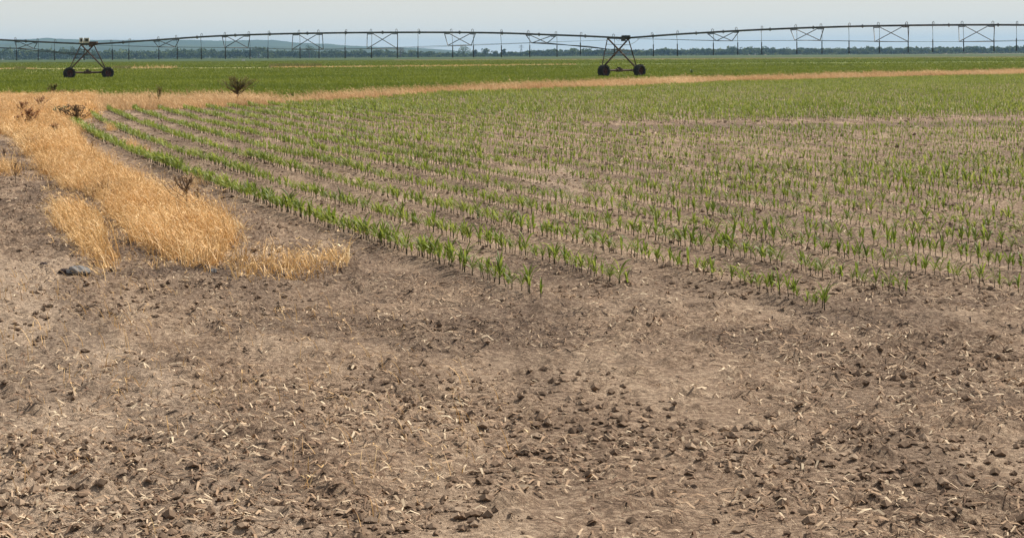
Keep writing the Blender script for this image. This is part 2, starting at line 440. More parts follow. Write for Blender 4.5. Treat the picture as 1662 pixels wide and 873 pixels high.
def crown_mb(w, h, n_, seed, base=.0, size=1.0, lobes=7):
    """uneven crown: leaf clumps scattered through overlapping lobes, with gaps"""
    rg = np.random.default_rng(seed)
    L = []
    for i in range(lobes):
        a = rg.uniform(0, 6.28); rr = rg.uniform(.0, .33) * w
        L.append((rr * math.cos(a), rr * math.sin(a), base + h * rg.uniform(.28, .78), w * rg.uniform(.18, .30), h * rg.uniform(.16, .26)))
    L = np.array(L)
    k = rg.integers(0, lobes, n_)
    d = rg.normal(size=(n_, 3)); d /= np.linalg.norm(d, axis=1)[:, None]
    r = rg.uniform(.35, 1.08, n_) ** .6
    P = L[k, :3] + d * np.stack([L[k, 3], L[k, 3], L[k, 4]], 1) * r[:, None]
    P[:, 2] = np.maximum(P[:, 2], .3)
    e1 = rg.normal(size=(n_, 3)); e1 /= np.linalg.norm(e1, axis=1)[:, None]
    e2 = np.cross(e1, rg.normal(size=(n_, 3))); e2 /= np.linalg.norm(e2, axis=1)[:, None]
    s1 = size * rg.uniform(.5, 1.2, n_)[:, None]
    V = np.stack([P - e1 * s1, P + e2 * s1 * .7, P + e1 * s1, P - e2 * s1 * .7], 1)
    return V.reshape(-1, 3), np.arange(n_ * 4).reshape(-1, 4)

sky_pts = [(-300, 76), (0, 75), (27, 75), (60, 78), (95, 77), (118, 73.5), (144, 79), (166, 81), (190, 78.3), (221, 79), (240, 80.5), (270, 79), (298, 77), (332, 77), (355, 79), (400, 78.5), (420, 75.5), (440, 78.5), (470, 81), (523, 81), (545, 79.7),
           (566, 81.5), (584, 80), (600, 82), (614, 80), (635, 83), (655, 86), (673, 84.5), (690, 82.5), (707, 86.5), (740, 86), (772, 87.5), (811, 86), (830, 84), (853, 84.5), (858, 78.5), (876, 81), (908, 78.5), (919, 82), (928, 77.5), (960, 79.7),
           (1000, 79.5), (1032, 78), (1055, 79.7), (1075, 77), (1100, 78.5), (1140, 78), (1179, 78.5), (1188, 75.5), (1210, 76), (1290, 78), (1400, 75.5), (1500, 77), (1600, 74), (1800, 75), (2500, 70)]
W = MB(); WT = MB()
for lay, (D, dy) in enumerate(((2420, 3.0), (2500, 0.6), (2620, 0.0), (2750, -.3))):
    x = -330.0
    while x < 2450:
        y = np.interp(x, [a for a, _ in sky_pts], [b for _, b in sky_pts]) + dy + random.choice((-1.6, -.6, 0, .5, 1.5, 3.0)) + random.uniform(-.6, .8)
        t = at_depth(x, y, D); h = max(t.z, 3.5)
        w = h * random.uniform(.9, 1.35)
        v, f_ = crown_mb(w, h * 1.06, 110, random.randrange(10 ** 6), -h * .12, 1.7, 6)
        W.add(v + np.array([t.x, D, 0]), [f_])
        WT.tube([(t.x, D, -.2), (t.x, D, h * .5)], .3, 4, False)
        x += random.uniform(.45, .75) * w * F / D
wo = W.build('woodland', M['crown']); tag(wo, 'long low line of dark green woods across the far side of the fields', 'woodland', None, 'stuff')
# the low scrub that closes the foot of the wood
Sc = MB()
for x in np.arange(-330, 2450, 4.0):
    t = at_depth(x, 88, 2380) 
    hh = random.uniform(1.6, 4.6)
    v, f_ = crown_mb(9, hh, 26, random.randrange(10 ** 6), -1, 1.3, 4); Sc.add(v + np.array([t.x + random.uniform(-3, 3), 2380 + random.uniform(-15, 15), 0]), [f_])
tag(Sc.build('undergrowth', M['crown']), 'low scrub along the foot of the far woods', 'undergrowth', None, 'stuff')

def tree(x, ytop, wpx, D, label, mat='crown', n_=420, sparse=False):
    t = at_depth(x, ytop, D); h = t.z; w = wpx * D / F
    r = empty('tree', (t.x, D, 0)); tag(r, label, 'tree', 'trees standing out from the far woods')
    tk = MB(); tk.tube([(0, 0, -.3), (.1, 0, h * .3), (0, .1, h * .55), (.1, .1, h * .8)], [.045 * h, .03 * h, .02 * h, .008 * h], 7)
    for i in range(6):
        a = random.uniform(0, 6.28); z0 = h * random.uniform(.25, .5)
        tk.tube([(0, 0, z0), (math.cos(a) * w * .15, math.sin(a) * w * .15, z0 + h * .15), (math.cos(a) * w * .33, math.sin(a) * w * .33, z0 + h * .26)], [.018 * h, .012 * h, .005 * h], 5)
    tk.build('trunk', M['bark'], r)
    v, f_ = crown_mb(w, h, n_, random.randrange(10 ** 6), 0, .75 if not sparse else .45, 11)
    v[:, 2] = v[:, 2]
    MB().add(v, [f_]).build('crown', M[mat], r)
tree(502, 71.8, 26, 2340, 'round topped dark tree rising above the woods in front of the blue hills')
tree(650, 73.5, 22, 2300, 'pale grey thinly leaved tall tree beside a hose of the middle truss', 'crown_pale', 420, True)
tree(668, 81, 17, 2300, 'low rounded dark tree directly beside the pale grey tree')
tree(696, 82, 26, 2300, 'broad low dark tree between the pale tree and the wide gap in the woods')
tree(753, 74, 30, 2280, 'largest broad domed tree, seen under the fifth truss of the long span')
tree(771, 80, 12, 2330, 'small tree leaning against the side of the broad domed tree')
tree(788, 77, 15, 2300, 'narrow upright tree just beside the broad domed tree')
tree(803, 81.5, 12, 2300, 'small low tree between the narrow upright tree and the pylon')
tree(818, 79, 8, 2300, 'slim pale green tree a little before the pylon')
tree(420, 74.8, 24, 2350, 'wide rounded tree standing highest of the woods under the second truss')
tree(119, 72.6, 14, 2350, 'tree rising above the woods beside the grey control boxes')
tree(929, 77, 15, 2330, 'bushy tree top behind the sloping truss rods near the second wheeled tower')
tree(1188, 74.5, 17, 2330, 'tall bushy tree behind the last truss near the edge of the photo')

# lattice pylon and a pole behind the woods
def pylon(x, ytop, D):
    t = at_depth(x, ytop, D); h = t.z
    r = empty('electricity_pylon', (t.x, D, 0)); tag(r, 'faint grey lattice electricity pylon rising behind the far woods', 'pylon')
    b = MB()
    for sx in (-1, 1):
        for sy in (-1, 1): b.tube([(sx * 2.4, sy * 2.4, 0), (sx * .6, sy * .6, h * .7), (sx * .15, sy * .15, h)], .16, 4)
    for i in range(8):
        z0, z1 = h * i / 8, h * (i + 1) / 8
        w0 = 2.4 - 1.9 * min(1, z0 / (h * .8)); w1 = 2.4 - 1.9 * min(1, z1 / (h * .8))
        for sy in (-1, 1):
            b.tube([(-w0, sy * w0, z0), (w1, sy * w1, z1)], .09, 3); b.tube([(w0, sy * w0, z0), (-w1, sy * w1, z1)], .09, 3)
    b.build('lattice_mast', M['pipe'], r)
    a = MB()
    for z, w in ((h * .78, 4.0), (h * .9, 3.0)):
        for s_ in (-1, 1): a.tube([(0, 0, z + .6), (s_ * w, 0, z)], .12, 4); a.tube([(0, 0, z - .3), (s_ * w, 0, z)], .1, 4)
    a.build('cross_arm', M['pipe'], r)
pylon(846, 73, 2700)
t = at_depth(84, 72.5, 2340)
pl = empty('utility_pole', (t.x, 2340, 0)); tag(pl, 'thin utility pole standing against the hills left of the control boxes', 'pole')
MB().tube([(0, 0, 0), (0, 0, t.z)], [.25, .16], 6).build('pole', M['bark'], pl)
MB().tube([(-1.3, 0, t.z - .8), (1.3, 0, t.z - .8)], .1, 5).build('cross_arm', M['bark'], pl)
gx, gy = ground(395, 99.6)
ub = empty('equipment_cabinet', (gx, gy, 0), .3); tag(ub, 'tiny white cabinet far out in the green fields below the second truss', 'cabinet')
MB().box((0, 0, .45), (1.3, .7, .9)).build('body', M['white'], ub)
MB().box((0, 0, .95), (1.45, .85, .08)).build('roof', M['white'], ub)

# ------------------------------------------------------------------ haze: one closed box round camera and scene
m, n, l, out = new_mat('haze_air')
v = n.new('ShaderNodeVolumePrincipled')
v.inputs['Color'].default_value = (.35, .61, .92, 1)
v.inputs['Density'].default_value = 7e-5
v.inputs['Anisotropy'].default_value = .1
l.new(v.outputs[0], out.inputs['Volume'])
hz = MB().box((0, 7900, 69), (33000, 17000, 141)).build('haze', m)
tag(hz, 'pale blue summer haze over the far fields and hills', 'haze', None, 'stuff')

# ------------------------------------------------------------------ the irrigation machine
LB = ground(143.5, 129.0); RB = ground(1009, 126.5)
LBv, RBv = np.array(LB), np.array(RB)
PDIR = (RBv - LBv); SPAN = np.linalg.norm(PDIR); PDIR = PDIR / SPAN
PIPE = [(-160, 59), (-60, 62.3), (0, 65.0), (24.5, 66.3), (60, 68.2), (91, 69.6), (130, 71.2), (154.5, 71.8), (179, 70.6), (212, 68.2), (254.4, 65.3), (286, 63), (328, 60.2), (363.7, 58.3), (401.7, 57.0), (438.5, 55.9), (480, 54.8),
        (561, 53.7), (600.6, 53.3), (660, 53.0), (720, 53), (765, 53.3), (814, 54), (856, 55.5), (900, 57.3), (944, 58.6), (993, 61.2), (1018, 62.2), (1032, 61.5), (1057, 59), (1101, 55.9), (1153, 53.0), (1200, 50.2), (1300, 45.8), (1400, 42.8), (1504, 41.2), (1600, 40.7), (1760, 41.5), (1900, 44)]
def on_pipe(x):
    """plan point of the pipe line seen at photo column x"""
    k = (x - CX) / F
    t = (k * LBv[1] - LBv[0]) / (PDIR[0] - k * PDIR[1])
    return LBv + PDIR * t
def pipe_pt(x, dz=0.0):
    p = on_pipe(x); y = np.interp(x, [a for a, _ in PIPE], [b for _, b in PIPE])
    q_ = at_depth(x, y, p[1]); return Vector((q_.x, p[1], q_.z + dz))
mach = empty('irrigation_machine', (LB[0], LB[1], 0))
tag(mach, 'long wheeled irrigation boom with drop hoses spanning the green field', 'irrigation boom')
OFF = Vector((LB[0], LB[1], 0))
def part(mb_, name, mat, parent=mach, smooth=False):
    o = mb_.build(name, mat, None, smooth)
    co = np.empty(len(o.data.vertices) * 3, np.float32); o.data.vertices.foreach_get('co', co)
    co = co.reshape(-1, 3) - np.array(OFF, np.float32); o.data.vertices.foreach_set('co', co.ravel()); o.data.update()
    o.parent = parent
    return o

for xa, xb in ((-150, 154.5), (154.5, 1018), (1018, 1900)):
    xx = np.linspace(xa, xb, 60)
    pts = [pipe_pt(x) for x in xx]
    # smooth the measured heights
    zs = np.array([p_.z for p_ in pts]); k_ = np.array([1, 2, 3, 2, 1]) / 9; zz = np.convolve(np.pad(zs, 2, 'edge'), k_, 'valid')
    zz[0], zz[-1] = zs[0], zs[-1]
    b = MB(); b.tube([(p_.x, p_.y, z_) for p_, z_ in zip(pts, zz)], .084, 10)
    o = part(b, 'main_pipe', M['pipe'], smooth=True)
    for xj in (-90, 42, 200, 320, 382, 438, 499, 561, 621, 681, 746, 815, 875, 950, 1060, 1130, 1174, 1250, 1320, 1400, 1470, 1540, 1620):
        if xa < xj < xb:
            i = int(np.argmin(abs(xx - xj))); p_ = pipe_pt(xj); z_ = np.interp(xj, xx, zz)
            d_ = Vector((PDIR[0], PDIR[1], 0)) * .05
            a_ = Vector((p_.x, p_.y, z_)); part(MB().tube([a_ - d_, a_ + d_], .15, 10), 'pipe_flange', M['pipe'], o)

PHI = R(37)
def node(xm, x, y, phi=PHI):
    """a truss node off the pipe line: from the pipe point at column xm, sideways until it is seen at column x"""
    p = on_pipe(xm); k = (x - CX) / F; c_, s_ = math.cos(phi), math.sin(phi)
    w = (k * p[1] - p[0]) / (c_ - k * s_)
    D = p[1] + w * s_; q_ = at_depth(x, y, D); return Vector((q_.x, D, q_.z))
PAN = [(-118, -109, -82, -73, -112, -79, 76), (24, 31, 55, 60.6, 27.4, 55, 79.2), (249.5, 258.8, 281, 290.8, 257, 284.5, 76.8), (360.6, 368.5, 396.7, 405.6, 364.8, 402.5, 77.8), (475.4, 484.3, 514.7, 523.3, 474, 524.6, 80.6),
       (596.2, 605, 636.7, 645.3, 595.7, 645.3, 79.5), (721.4, 728.7, 763.3, 771.5, 727, 765, 74.2), (853.6, 860.3, 894.7, 901.7, 863, 888.2, 70.3), (1148.4, 1157.8, 1191, 1199, 1163, 1188.2, 66.8),
       (1283, 1292, 1327, 1337, 1290, 1331, 66), (1418, 1427, 1465, 1475, 1420, 1474, 68), (1556, 1566, 1604, 1614, 1557, 1613, 68)]
nodes = []
for (ao, ai, bi, bo, lx, rx, yn) in PAN:
    xm = (lx + rx) / 2
    Ln, Rn = node(xm, lx, yn), node(xm, rx, yn)
    nodes.append((Ln, Rn))
    b = MB(); dz = -.09
    for (p0, p1) in ((pipe_pt(ao, dz), Ln), (pipe_pt(bi, dz), Ln), (pipe_pt(ai, dz), Rn), (pipe_pt(bo, dz), Rn)): b.tube([p0, p1], .034, 5)
    b.tube([Ln, Rn], .030, 5)
    for (x0, x1) in ((ao, ai), (bi, bo)): b.tube([pipe_pt(x0, -.13), pipe_pt(x1, -.13)], .04, 5)
    part(b, 'truss_frame', M['steel'])

def tower(base, wl, wr, phi, xt0, xt1, topz_x, boxes, low_y):
    bx, by = base
    d = Vector((math.cos(phi), math.sin(phi), 0)); nrm = Vector((math.sin(phi), -math.cos(phi), 0))   # nrm: side facing the camera
    B = Vector((bx, by, 0))
    cs = []
    for xw in (wl, wr):
        k = (xw - CX) / F; w = (k * by - bx) / (d.x - k * d.y); cs.append(B + d * w)
    r_ = .56
    for ci, c_ in enumerate(cs):
        # tyre with raised chevron lugs
        tb = MB(); prof = [(-.20, .30), (-.25, .36), (-.255, .46), (-.22, .515), (0, .53), (.22, .515), (.255, .46), (.25, .36), (.20, .30)]
        nseg = 40; V = []
        for i in range(nseg):
            a = 2 * math.pi * i / nseg
            for (y_, rr) in prof:
                p_ = c_ + Vector((0, 0, r_)) + nrm * y_ + (d * math.cos(a) + Vector((0, 0, 1)) * math.sin(a)) * (rr * r_ / .56)
                V.append(p_[:])
        k = len(prof)
        q_ = [[i * k + j, i * k + j + 1, ((i + 1) % nseg) * k + j + 1, ((i + 1) % nseg) * k + j] for i in range(nseg) for j in range(k - 1)]
        tb.add(V, [q_])
        for s_ in (-1, 1):
            for i in range(13):
                a = 2 * math.pi * (i + (.5 if s_ > 0 else 0)) / 13
                def P(y_, aa, rr): return c_ + Vector((0, 0, r_)) + nrm * y_ + (d * math.cos(aa) + Vector((0, 0, 1)) * math.sin(aa)) * rr
                da = .17
                vs = []
                for (y_, aa) in ((.02 * s_, a + da), (.245 * s_, a - .02), (.25 * s_, a - .09), (.02 * s_, a + da - .07)):
                    vs.append(P(y_, aa, .51)); vs.append(P(y_, aa, r_))
                tb.add([p_[:] for p_ in vs], [[[0, 2, 3, 1], [2, 4, 5, 3], [4, 6, 7, 5], [6, 0, 1, 7], [1, 3, 5, 7]]])
        wheel = part(tb, 'wheel', M['tyre'])
        rb = MB()
        o_ = Vector((0, 0, r_))
        V = []; ring = [(.10, .30), (.16, .29), (.12, .24), (.06, .16), (.06, .08), (.13, .075), (.13, .0)]
        for sgn in (1, -1):
            V = []
            for i in range(28):
                a = 2 * math.pi * i / 28
                for (y_, rr) in ring: V.append((c_ + o_ + nrm * y_ * sgn + (d * math.cos(a) + Vector((0, 0, 1)) * math.sin(a)) * rr)[:])
            k = len(ring)
            rb.add(V, [[[i * k + j, i * k + j + 1, ((i + 1) % 28) * k + j + 1, ((i + 1) % 28) * k + j] for i in range(28) for j in range(k - 1)]])
        part(rb, 'rim', M['rim'], wheel, True)
    # base beam, gearboxes and motor
    bm = MB(); z0 = .62
    A0, A1 = cs[0] + Vector((0, 0, z0)) - nrm * .34, cs[1] + Vector((0, 0, z0)) - nrm * .34
    bm.tube([A0, A1], .085, 8)
    for c_ in cs:
        g_ = c_ + Vector((0, 0, z0)) - nrm * .30; bm.box(g_, (.36, .3, .3), phi)
        bm.tube([c_ + Vector((0, 0, r_)) - nrm * .42, c_ + Vector((0, 0, r_)) + nrm * .12], .06, 8)
    base_o = part(bm, 'base_beam', M['rust'])
    mo = MB(); mid = (A0 + A1) / 2 + Vector((0, 0, .02))
    mo.tube([mid - d * .30, mid - d * .05], .15, 10); mo.box(mid + d * .12, (.34, .30, .30), phi); mo.tube([mid + d * .25, mid + d * .5], .07, 8); mo.box(mid + Vector((0, 0, .2)), (.2, .2, .12), phi)
    part(mo, 'drive_motor', M['rust'], base_o)
    # four legs: each wheel end reaches to both ends of the pipe saddle
    T0, T1 = pipe_pt(xt0, -.08), pipe_pt(xt1, -.08)
    E0, E1 = cs[0] + Vector((0, 0, z0 + .12)) - nrm * .30, cs[1] + Vector((0, 0, z0 + .12)) - nrm * .30
    for e_, t_, rr in ((E0, T0, .045), (E0, T1, .07), (E1, T0, .07), (E1, T1, .05)):
        b = MB().tube([e_, t_], rr, 6); part(b, 'leg', M['rust'])
    br = MB()
    for (f_, rr) in ((.80, .018), (.50, .022)):
        br.tube([E0.lerp(T0, f_), E1.lerp(T1, f_)], rr, 5)
    br.tube([E0.lerp(T0, .14), E0.lerp(T1, .14)], .02, 5); br.tube([E1.lerp(T0, .14), E1.lerp(T1, .14)], .02, 5)
    for k in range(4):
        f_ = .2 + .07 * k; br.tube([E0.lerp(T0, f_), E0.lerp(T1, f_ * .92)], .012, 4)
    part(br, 'cross_brace', M['steel'])
    sd_ = MB(); jj = pipe_pt(topz_x)
    pd = Vector((PDIR[0], PDIR[1], 0))
    sd_.tube([jj - pd * .45, jj + pd * .35], .13, 10); sd_.box(jj + Vector((0, 0, .14)), (.7, .4, .16), math.atan2(PDIR[1], PDIR[0])); sd_.box(jj - pd * .25 + Vector((0, -.2, -.12)), (.35, .2, .3), .2)
    sd_.tube([T0 + Vector((0, 0, .0)), T1], .06, 6)
    part(sd_, 'pipe_joint', M['rust'] if boxes else M['steel'])
    return cs, T0, T1, E0, E1

tl = tower(LB, 112.5, 174.8, R(28), 131.5, 152.5, 152, True, 90)
tr = tower(RB, 980, 1038, R(38), 986, 1020, 1016, False, 82)
# grey control boxes on the left tower
for (x0, x1, y0, y1) in ((129.2, 134.8, 62.0, 70.6), (136.6, 145.0, 62.0, 70.4)):
    p0 = on_pipe((x0 + x1) / 2); a_ = at_depth(x0, y1, p0[1] - .1); b_ = at_depth(x1, y0, p0[1] - .1)
    b = MB(); cx_, cz_ = (a_.x + b_.x) / 2, (a_.z + b_.z) / 2
    b.box((cx_, p0[1] - .1, cz_), (b_.x - a_.x, .28, b_.z - a_.z), 0)
    cb = part(b, 'control_box', M['box'])
    dr = MB(); dr.box((cx_ + .02, p0[1] - .255, cz_ + .03), ((b_.x - a_.x) * .55, .03, (b_.z - a_.z) * .5), 0)
    part(MB().box((cx_, p0[1] - .1, a_.z - .12), (.08, .08, .235), 0), 'box_mount', M['steel'], cb)
    part(dr, 'box_door', M['steel'], cb)

# truss rods
def rod(pts, r_, name='truss_rod'):
    b = MB().tube(pts, r_, 5); part(b, name, M['steel'])
N = nodes
JL, JR = pipe_pt(158, -.12), pipe_pt(1034, -.1)
lowL = at_depth(156, 90.2, LB[1]); lowL2 = at_depth(135, 87.8, LB[1])
lowR = at_depth(1022, 82.4, RB[1]); lowR2 = at_depth(986, 80.2, RB[1] - 1)
rod([N[0][0], N[1][0], at_depth(115, 88.5, LB[1]), lowL], .032); rod([N[0][1], N[1][1], at_depth(91, 84.5, LB[1]), lowL2, at_depth(143, 88.2, LB[1])], .03)
rod([JL, N[2][0], N[3][0], N[4][0], N[5][0], N[6][0], at_depth(985, 65.6, RB[1] + 1)], .013)
rod([JL, N[2][1], N[3][1], N[4][1], N[5][1], N[6][1], N[7][0]], .011)
rod([N[7][0], N[7][1], at_depth(944, 76.0, RB[1] + 1), lowR2, lowR], .036); rod([N[7][0], at_depth(955, 75.6, RB[1]), lowR2], .030)
rod([JR, N[8][0], N[9][0], N[10][0], N[11][0], N[11][0] + Vector((6, -2, .1))], .014)
rod([JR, N[8][1], N[9][1], N[10][1], N[11][1], N[11][1] + Vector((5, -2, .1))], .014)
cb_ = [at_depth(x, y, RB[1] - .3) for x, y in ((1037, 63.5), (1032, 68), (1026, 71.5), (1021, 73.2), (1010, 73.8))]
rod(cb_, .014, 'cable')
cb_ = [at_depth(x, y, RB[1] - .3) for x, y in ((1000, 62.5), (1001, 65.5), (1004, 67.5), (1006, 64))]
rod(cb_, .014, 'cable')

# drop hoses with goosenecks and weights
YB = [(-200, 101), (24, 97.8), (285, 96), (484, 94.2), (681, 93.4), (765, 92.5), (901, 91.6), (1057, 91), (1101, 90.3), (1155, 88.6), (1193, 88.2), (1660, 82)]
for i, x in enumerate((-128, -95, -60, -20, 24, 60, 91, 133.5, 179.5, 212, 255.8, 284.6, 328.5, 363.8, 402.5, 437.8, 484, 515.5, 563, 600.8, 642.2, 681, 731, 765.5, 815.2, 856, 901, 944.5, 994.5, 1057, 1101, 1155, 1193.5, 1238, 1290, 1331, 1380, 1424, 1470, 1516, 1560, 1610, 1652)):
    p_ = pipe_pt(x); up = .22
    yb = np.interp(x, [a for a, _ in YB], [b for _, b in YB]); 
    if abs(x - 944.5) < 1: yb = 88
    e_ = at_depth(x + (1.6 if x < 900 else .6), yb, p_.y)
    side = Vector((.14, -.05, 0)) if i % 3 else Vector((-.14, -.05, 0))
    top = p_ + Vector((0, 0, .08))
    b = MB()
    path = [top, top + Vector((0, 0, up * .7)), top + side * .45 + Vector((0, 0, up)), top + side * .95 + Vector((0, 0, up * .8)), top + side + Vector((0, 0, 0)), top + side + Vector((0, -.02, -.35))]
    b.tube(path, .022, 6)
    zt = e_.z + .95
    st_ = path[-1]; e_ = Vector((st_.x + random.uniform(-.03, .05), st_.y, e_.z)); en = Vector((e_.x, e_.y - .05, zt))
    b.tube([st_, st_.lerp(en, .5) + Vector((.01, 0, 0)), en], .017, 5)
    ho = part(b, 'drop_hose', M['hose'])
    wb = MB().tube([en, Vector((e_.x, e_.y - .05, e_.z))], .042, 8)
    wb.tube([Vector((e_.x, e_.y - .05, e_.z + .02)), Vector((e_.x, e_.y - .05, e_.z - .05))], .06, 8)
    part(wb, 'hose_weight', M['weight'], ho)

# ------------------------------------------------------------------ corn
def corn_arrays(rg, hgt, low=False):
    """one seedling: stalk (tube) and leaves (folded, arching strips), alternate in one plane"""
    az = rg.uniform(0, math.pi); SV = []; LV = []; LF = []
    nl = rg.integers(5, 8) if not low else rg.integers(5, 7)
    sh = hgt * rg.uniform(.40, .52)
    lean = rg.normal(0, .05, 2)
    nn = 5 if not low else 3
    for i in range(3):
        t = i / 2; rr = .0068 * (1 - .55 * t) * (hgt / .24 + .3) / 1.3
        for k in range(nn):
            a = 2 * math.pi * k / nn
            SV.append((lean[0] * t * sh * 2 + rr * math.cos(a), lean[1] * t * sh * 2 + rr * math.sin(a), t * sh - .02))
    SF = [[i * nn + k, i * nn + (k + 1) % nn, (i + 1) * nn + (k + 1) % nn, (i + 1) * nn + k] for i in range(2) for k in range(nn)]
    nsg = 6 if not low else 3
    for j in range(nl):
        t = j / max(nl - 1, 1)
        a = az + (math.pi if j % 2 else 0) + rg.normal(0, .28)
        L = hgt * rg.uniform(.68, .98) * (1 if t < .8 else .85) * (.6 + .4 * min(1, t * 2.2))
        wmax = hgt * rg.uniform(.07, .105) * (1.25 if low else 1)
        ang = rg.uniform(.45, .80) * (1 - t) + rg.uniform(.10, .32) * t    # from the vertical
        crv = rg.uniform(.9, 2.5) * (1 - .4 * t)
        z0 = sh * (.55 + .45 * t)
        p = np.array([lean[0] * sh * 2 * t, lean[1] * sh * 2 * t, z0])
        b0 = len(LV); side = np.array([-math.sin(a), math.cos(a), 0]); tw = rg.normal(0, .5)
        for s in range(nsg + 1):
            u = s / nsg
            w = wmax * (math.sin(math.pi * min(1, u * .82 + .22)) ** .8 if u < 1 else .04)
            th = ang + crv * u ** 1.6
            dirv = np.array([math.cos(a) * math.sin(th), math.sin(a) * math.sin(th), math.cos(th)])
            nv = np.cross(side, dirv)
            sd2 = side * math.cos(tw * u) + nv * math.sin(tw * u)
            if low: LV += [p - sd2 * w / 2, p + sd2 * w / 2]
            else: LV += [p - sd2 * w / 2 + nv * w * .22, p.copy(), p + sd2 * w / 2 + nv * w * .22]
            p = p + dirv * L / nsg
        if low: LF += [[b0 + 2 * s, b0 + 2 * s + 1, b0 + 2 * s + 3, b0 + 2 * s + 2] for s in range(nsg)]
        else:
            for s in range(nsg):
                o = b0 + 3 * s; LF += [[o, o + 1, o + 4, o + 3], [o + 1, o + 2, o + 5, o + 4]]
    return np.array(SV), np.array(SF), np.array(LV), np.array(LF)

NV = 16
hi = [corn_arrays(np.random.default_rng(300 + i), .24) for i in range(NV)]
lo = [corn_arrays(np.random.default_rng(500 + i), .24, True) for i in range(NV)]
SM = [MB().add(a, [b]).mesh('stalk', M['corn_stalk'], True) for a, b, _, _ in hi]
LM = [MB().add(c_, [d_]).mesh('leaves', M['corn'], True) for _, _, c_, d_ in hi]

# plant positions row by row
pl_x, pl_y, pl_k, pl_s = [], [], [], []
for k in range(0, 95):
    y = 14.1 + RNG.uniform(0, .9) + .25 * math.sin(k * 1.7)
    step0 = .066 if k == 0 else (.078 if k < 4 else .086)
    while y < 185:
        y += step0 * RNG.uniform(.8, 1.25)
        x = row_x(y) + k * ROWX + RNG.normal(0, .014)
        px, py = project(x, y)
        if px > 2350 or px < 90: continue
        pl_x.append(x); pl_y.append(y); pl_k.append(k); pl_s.append(1.0)
pl_x = np.array(pl_x); pl_y = np.array(pl_y); pl_k = np.array(pl_k)
px, py = project(pl_x, pl_y)
ok = ~in_poly(px, py, BAND) & ~in_poly(px, py, ST)
# the field ends at the grass band: keep only what lies on the near side of its lower edge
lowx = [135, 175, 300, 430, 515, 592, 655, 713, 800, 920, 1000, 1200, 2400]; lowy = [186, 180, 178, 172, 166, 161.5, 157.5, 152.5, 150.5, 145, 143.5, 134, 102.8]
ok &= py > np.interp(px, lowx, lowy)
big = .72 + .5 * (fbm(pl_x, pl_y, .22, 70, 3) - .5) + RNG.normal(0, .11, len(px))
big *= np.where(pl_k == 0, 1.2, 1.0)
thin = in_poly(px, py, [(780, 224), (860, 205), (1000, 203), (1700, 190), (1700, 262), (1200, 285), (1100, 300), (900, 318), (790, 290)])
big *= np.where(thin, .80, 1.0)
pr = np.where(thin, .86, .96)
gapn = fbm(pl_x * 1.0, pl_y * .5, .8, 77, 2)
pr = np.where(gapn < .18, .5, pr)
pr = np.where(in_poly(px, py, [(940, 206), (1100, 202), (1700, 193), (1700, 202), (1200, 211), (1000, 213)]), .12, pr)
pr = np.where(in_poly(px, py, [(880, 290), (930, 285), (950, 315), (890, 318)]), .3, pr)
pr = np.where((pl_k == 0) & (py < 400), .98, pr); pr = np.where((pl_k == 0) & (px > 640), .8, pr)
ok &= RNG.random(len(px)) < pr
pl_x, pl_y, pl_k, big, px, py = [a[ok] for a in (pl_x, pl_y, pl_k, big, px, py)]
big = np.clip(big, .45, 1.3)
order = np.argsort(pl_y)
inframe = (px[order] > 10) & (px[order] < 1655)
hero = set(order[inframe][:296].tolist())
ORD = ['first', 'second', 'third', 'fourth', 'fifth', 'sixth', 'seventh', 'eighth', 'ninth', 'tenth', 'eleventh', 'twelfth', 'thirteenth', 'fourteenth']
Z = relief(pl_x, pl_y)
stuff_leaf, stuff_stalk = MB(), MB()
sel = [[] for _ in range(NV)]
for i in range(len(pl_x)):
    vi = i % NV; rz = RNG.uniform(0, 6.283)
    if i in hero:
        k = int(pl_k[i]); o = empty('corn_plant', (pl_x[i], pl_y[i], Z[i]), rz); o.scale = (big[i],) * 3
        tag(o, f'young green corn plant in the {ORD[min(k, 13)]} crop row from the dry grass', 'corn plant', f'corn plants in the {ORD[min(k, 13)]} crop row')
        for nm, me in (('stalk', SM[vi]), ('leaves', LM[vi])):
            c_ = bpy.data.objects.new(nm, me); C.objects.link(c_); c_.parent = o
    else: sel[vi].append((i, rz))
for vi in range(NV):
    if not sel[vi]: continue
    near = [s_ for s_ in sel[vi] if pl_y[s_[0]] < 38]; far = [s_ for s_ in sel[vi] if pl_y[s_[0]] >= 38]
    for lst, var in ((near, hi[vi]), (far, lo[vi])):
        if not lst: continue
        I = np.array([a for a, _ in lst]); rz = np.array([b for _, b in lst]); c_, s_ = np.cos(rz), np.sin(rz)
        for (V0, F0, tgt) in ((var[0], var[1], stuff_stalk), (var[2], var[3], stuff_leaf)):
            sc = big[I][:, None]
            X = (V0[None, :, 0] * c_[:, None] - V0[None, :, 1] * s_[:, None]) * sc + pl_x[I][:, None]
            Y = (V0[None, :, 0] * s_[:, None] + V0[None, :, 1] * c_[:, None]) * sc + pl_y[I][:, None]
            ZZ = V0[None, :, 2] * sc + Z[I][:, None]
            tgt.add(np.stack([X, Y, ZZ], -1).reshape(-1, 3), [(F0[None] + (np.arange(len(I)) * len(V0))[:, None, None]).reshape(-1, F0.shape[1])])
so = stuff_leaf.build('corn_rows', M['corn'], smooth=True)
tag(so, 'rows of young green corn filling the field behind the nearest plants', 'corn', None, 'stuff')
st = stuff_stalk.build('corn_stalks', M['corn_stalk'], so, smooth=True); st['kind'] = 'stuff'

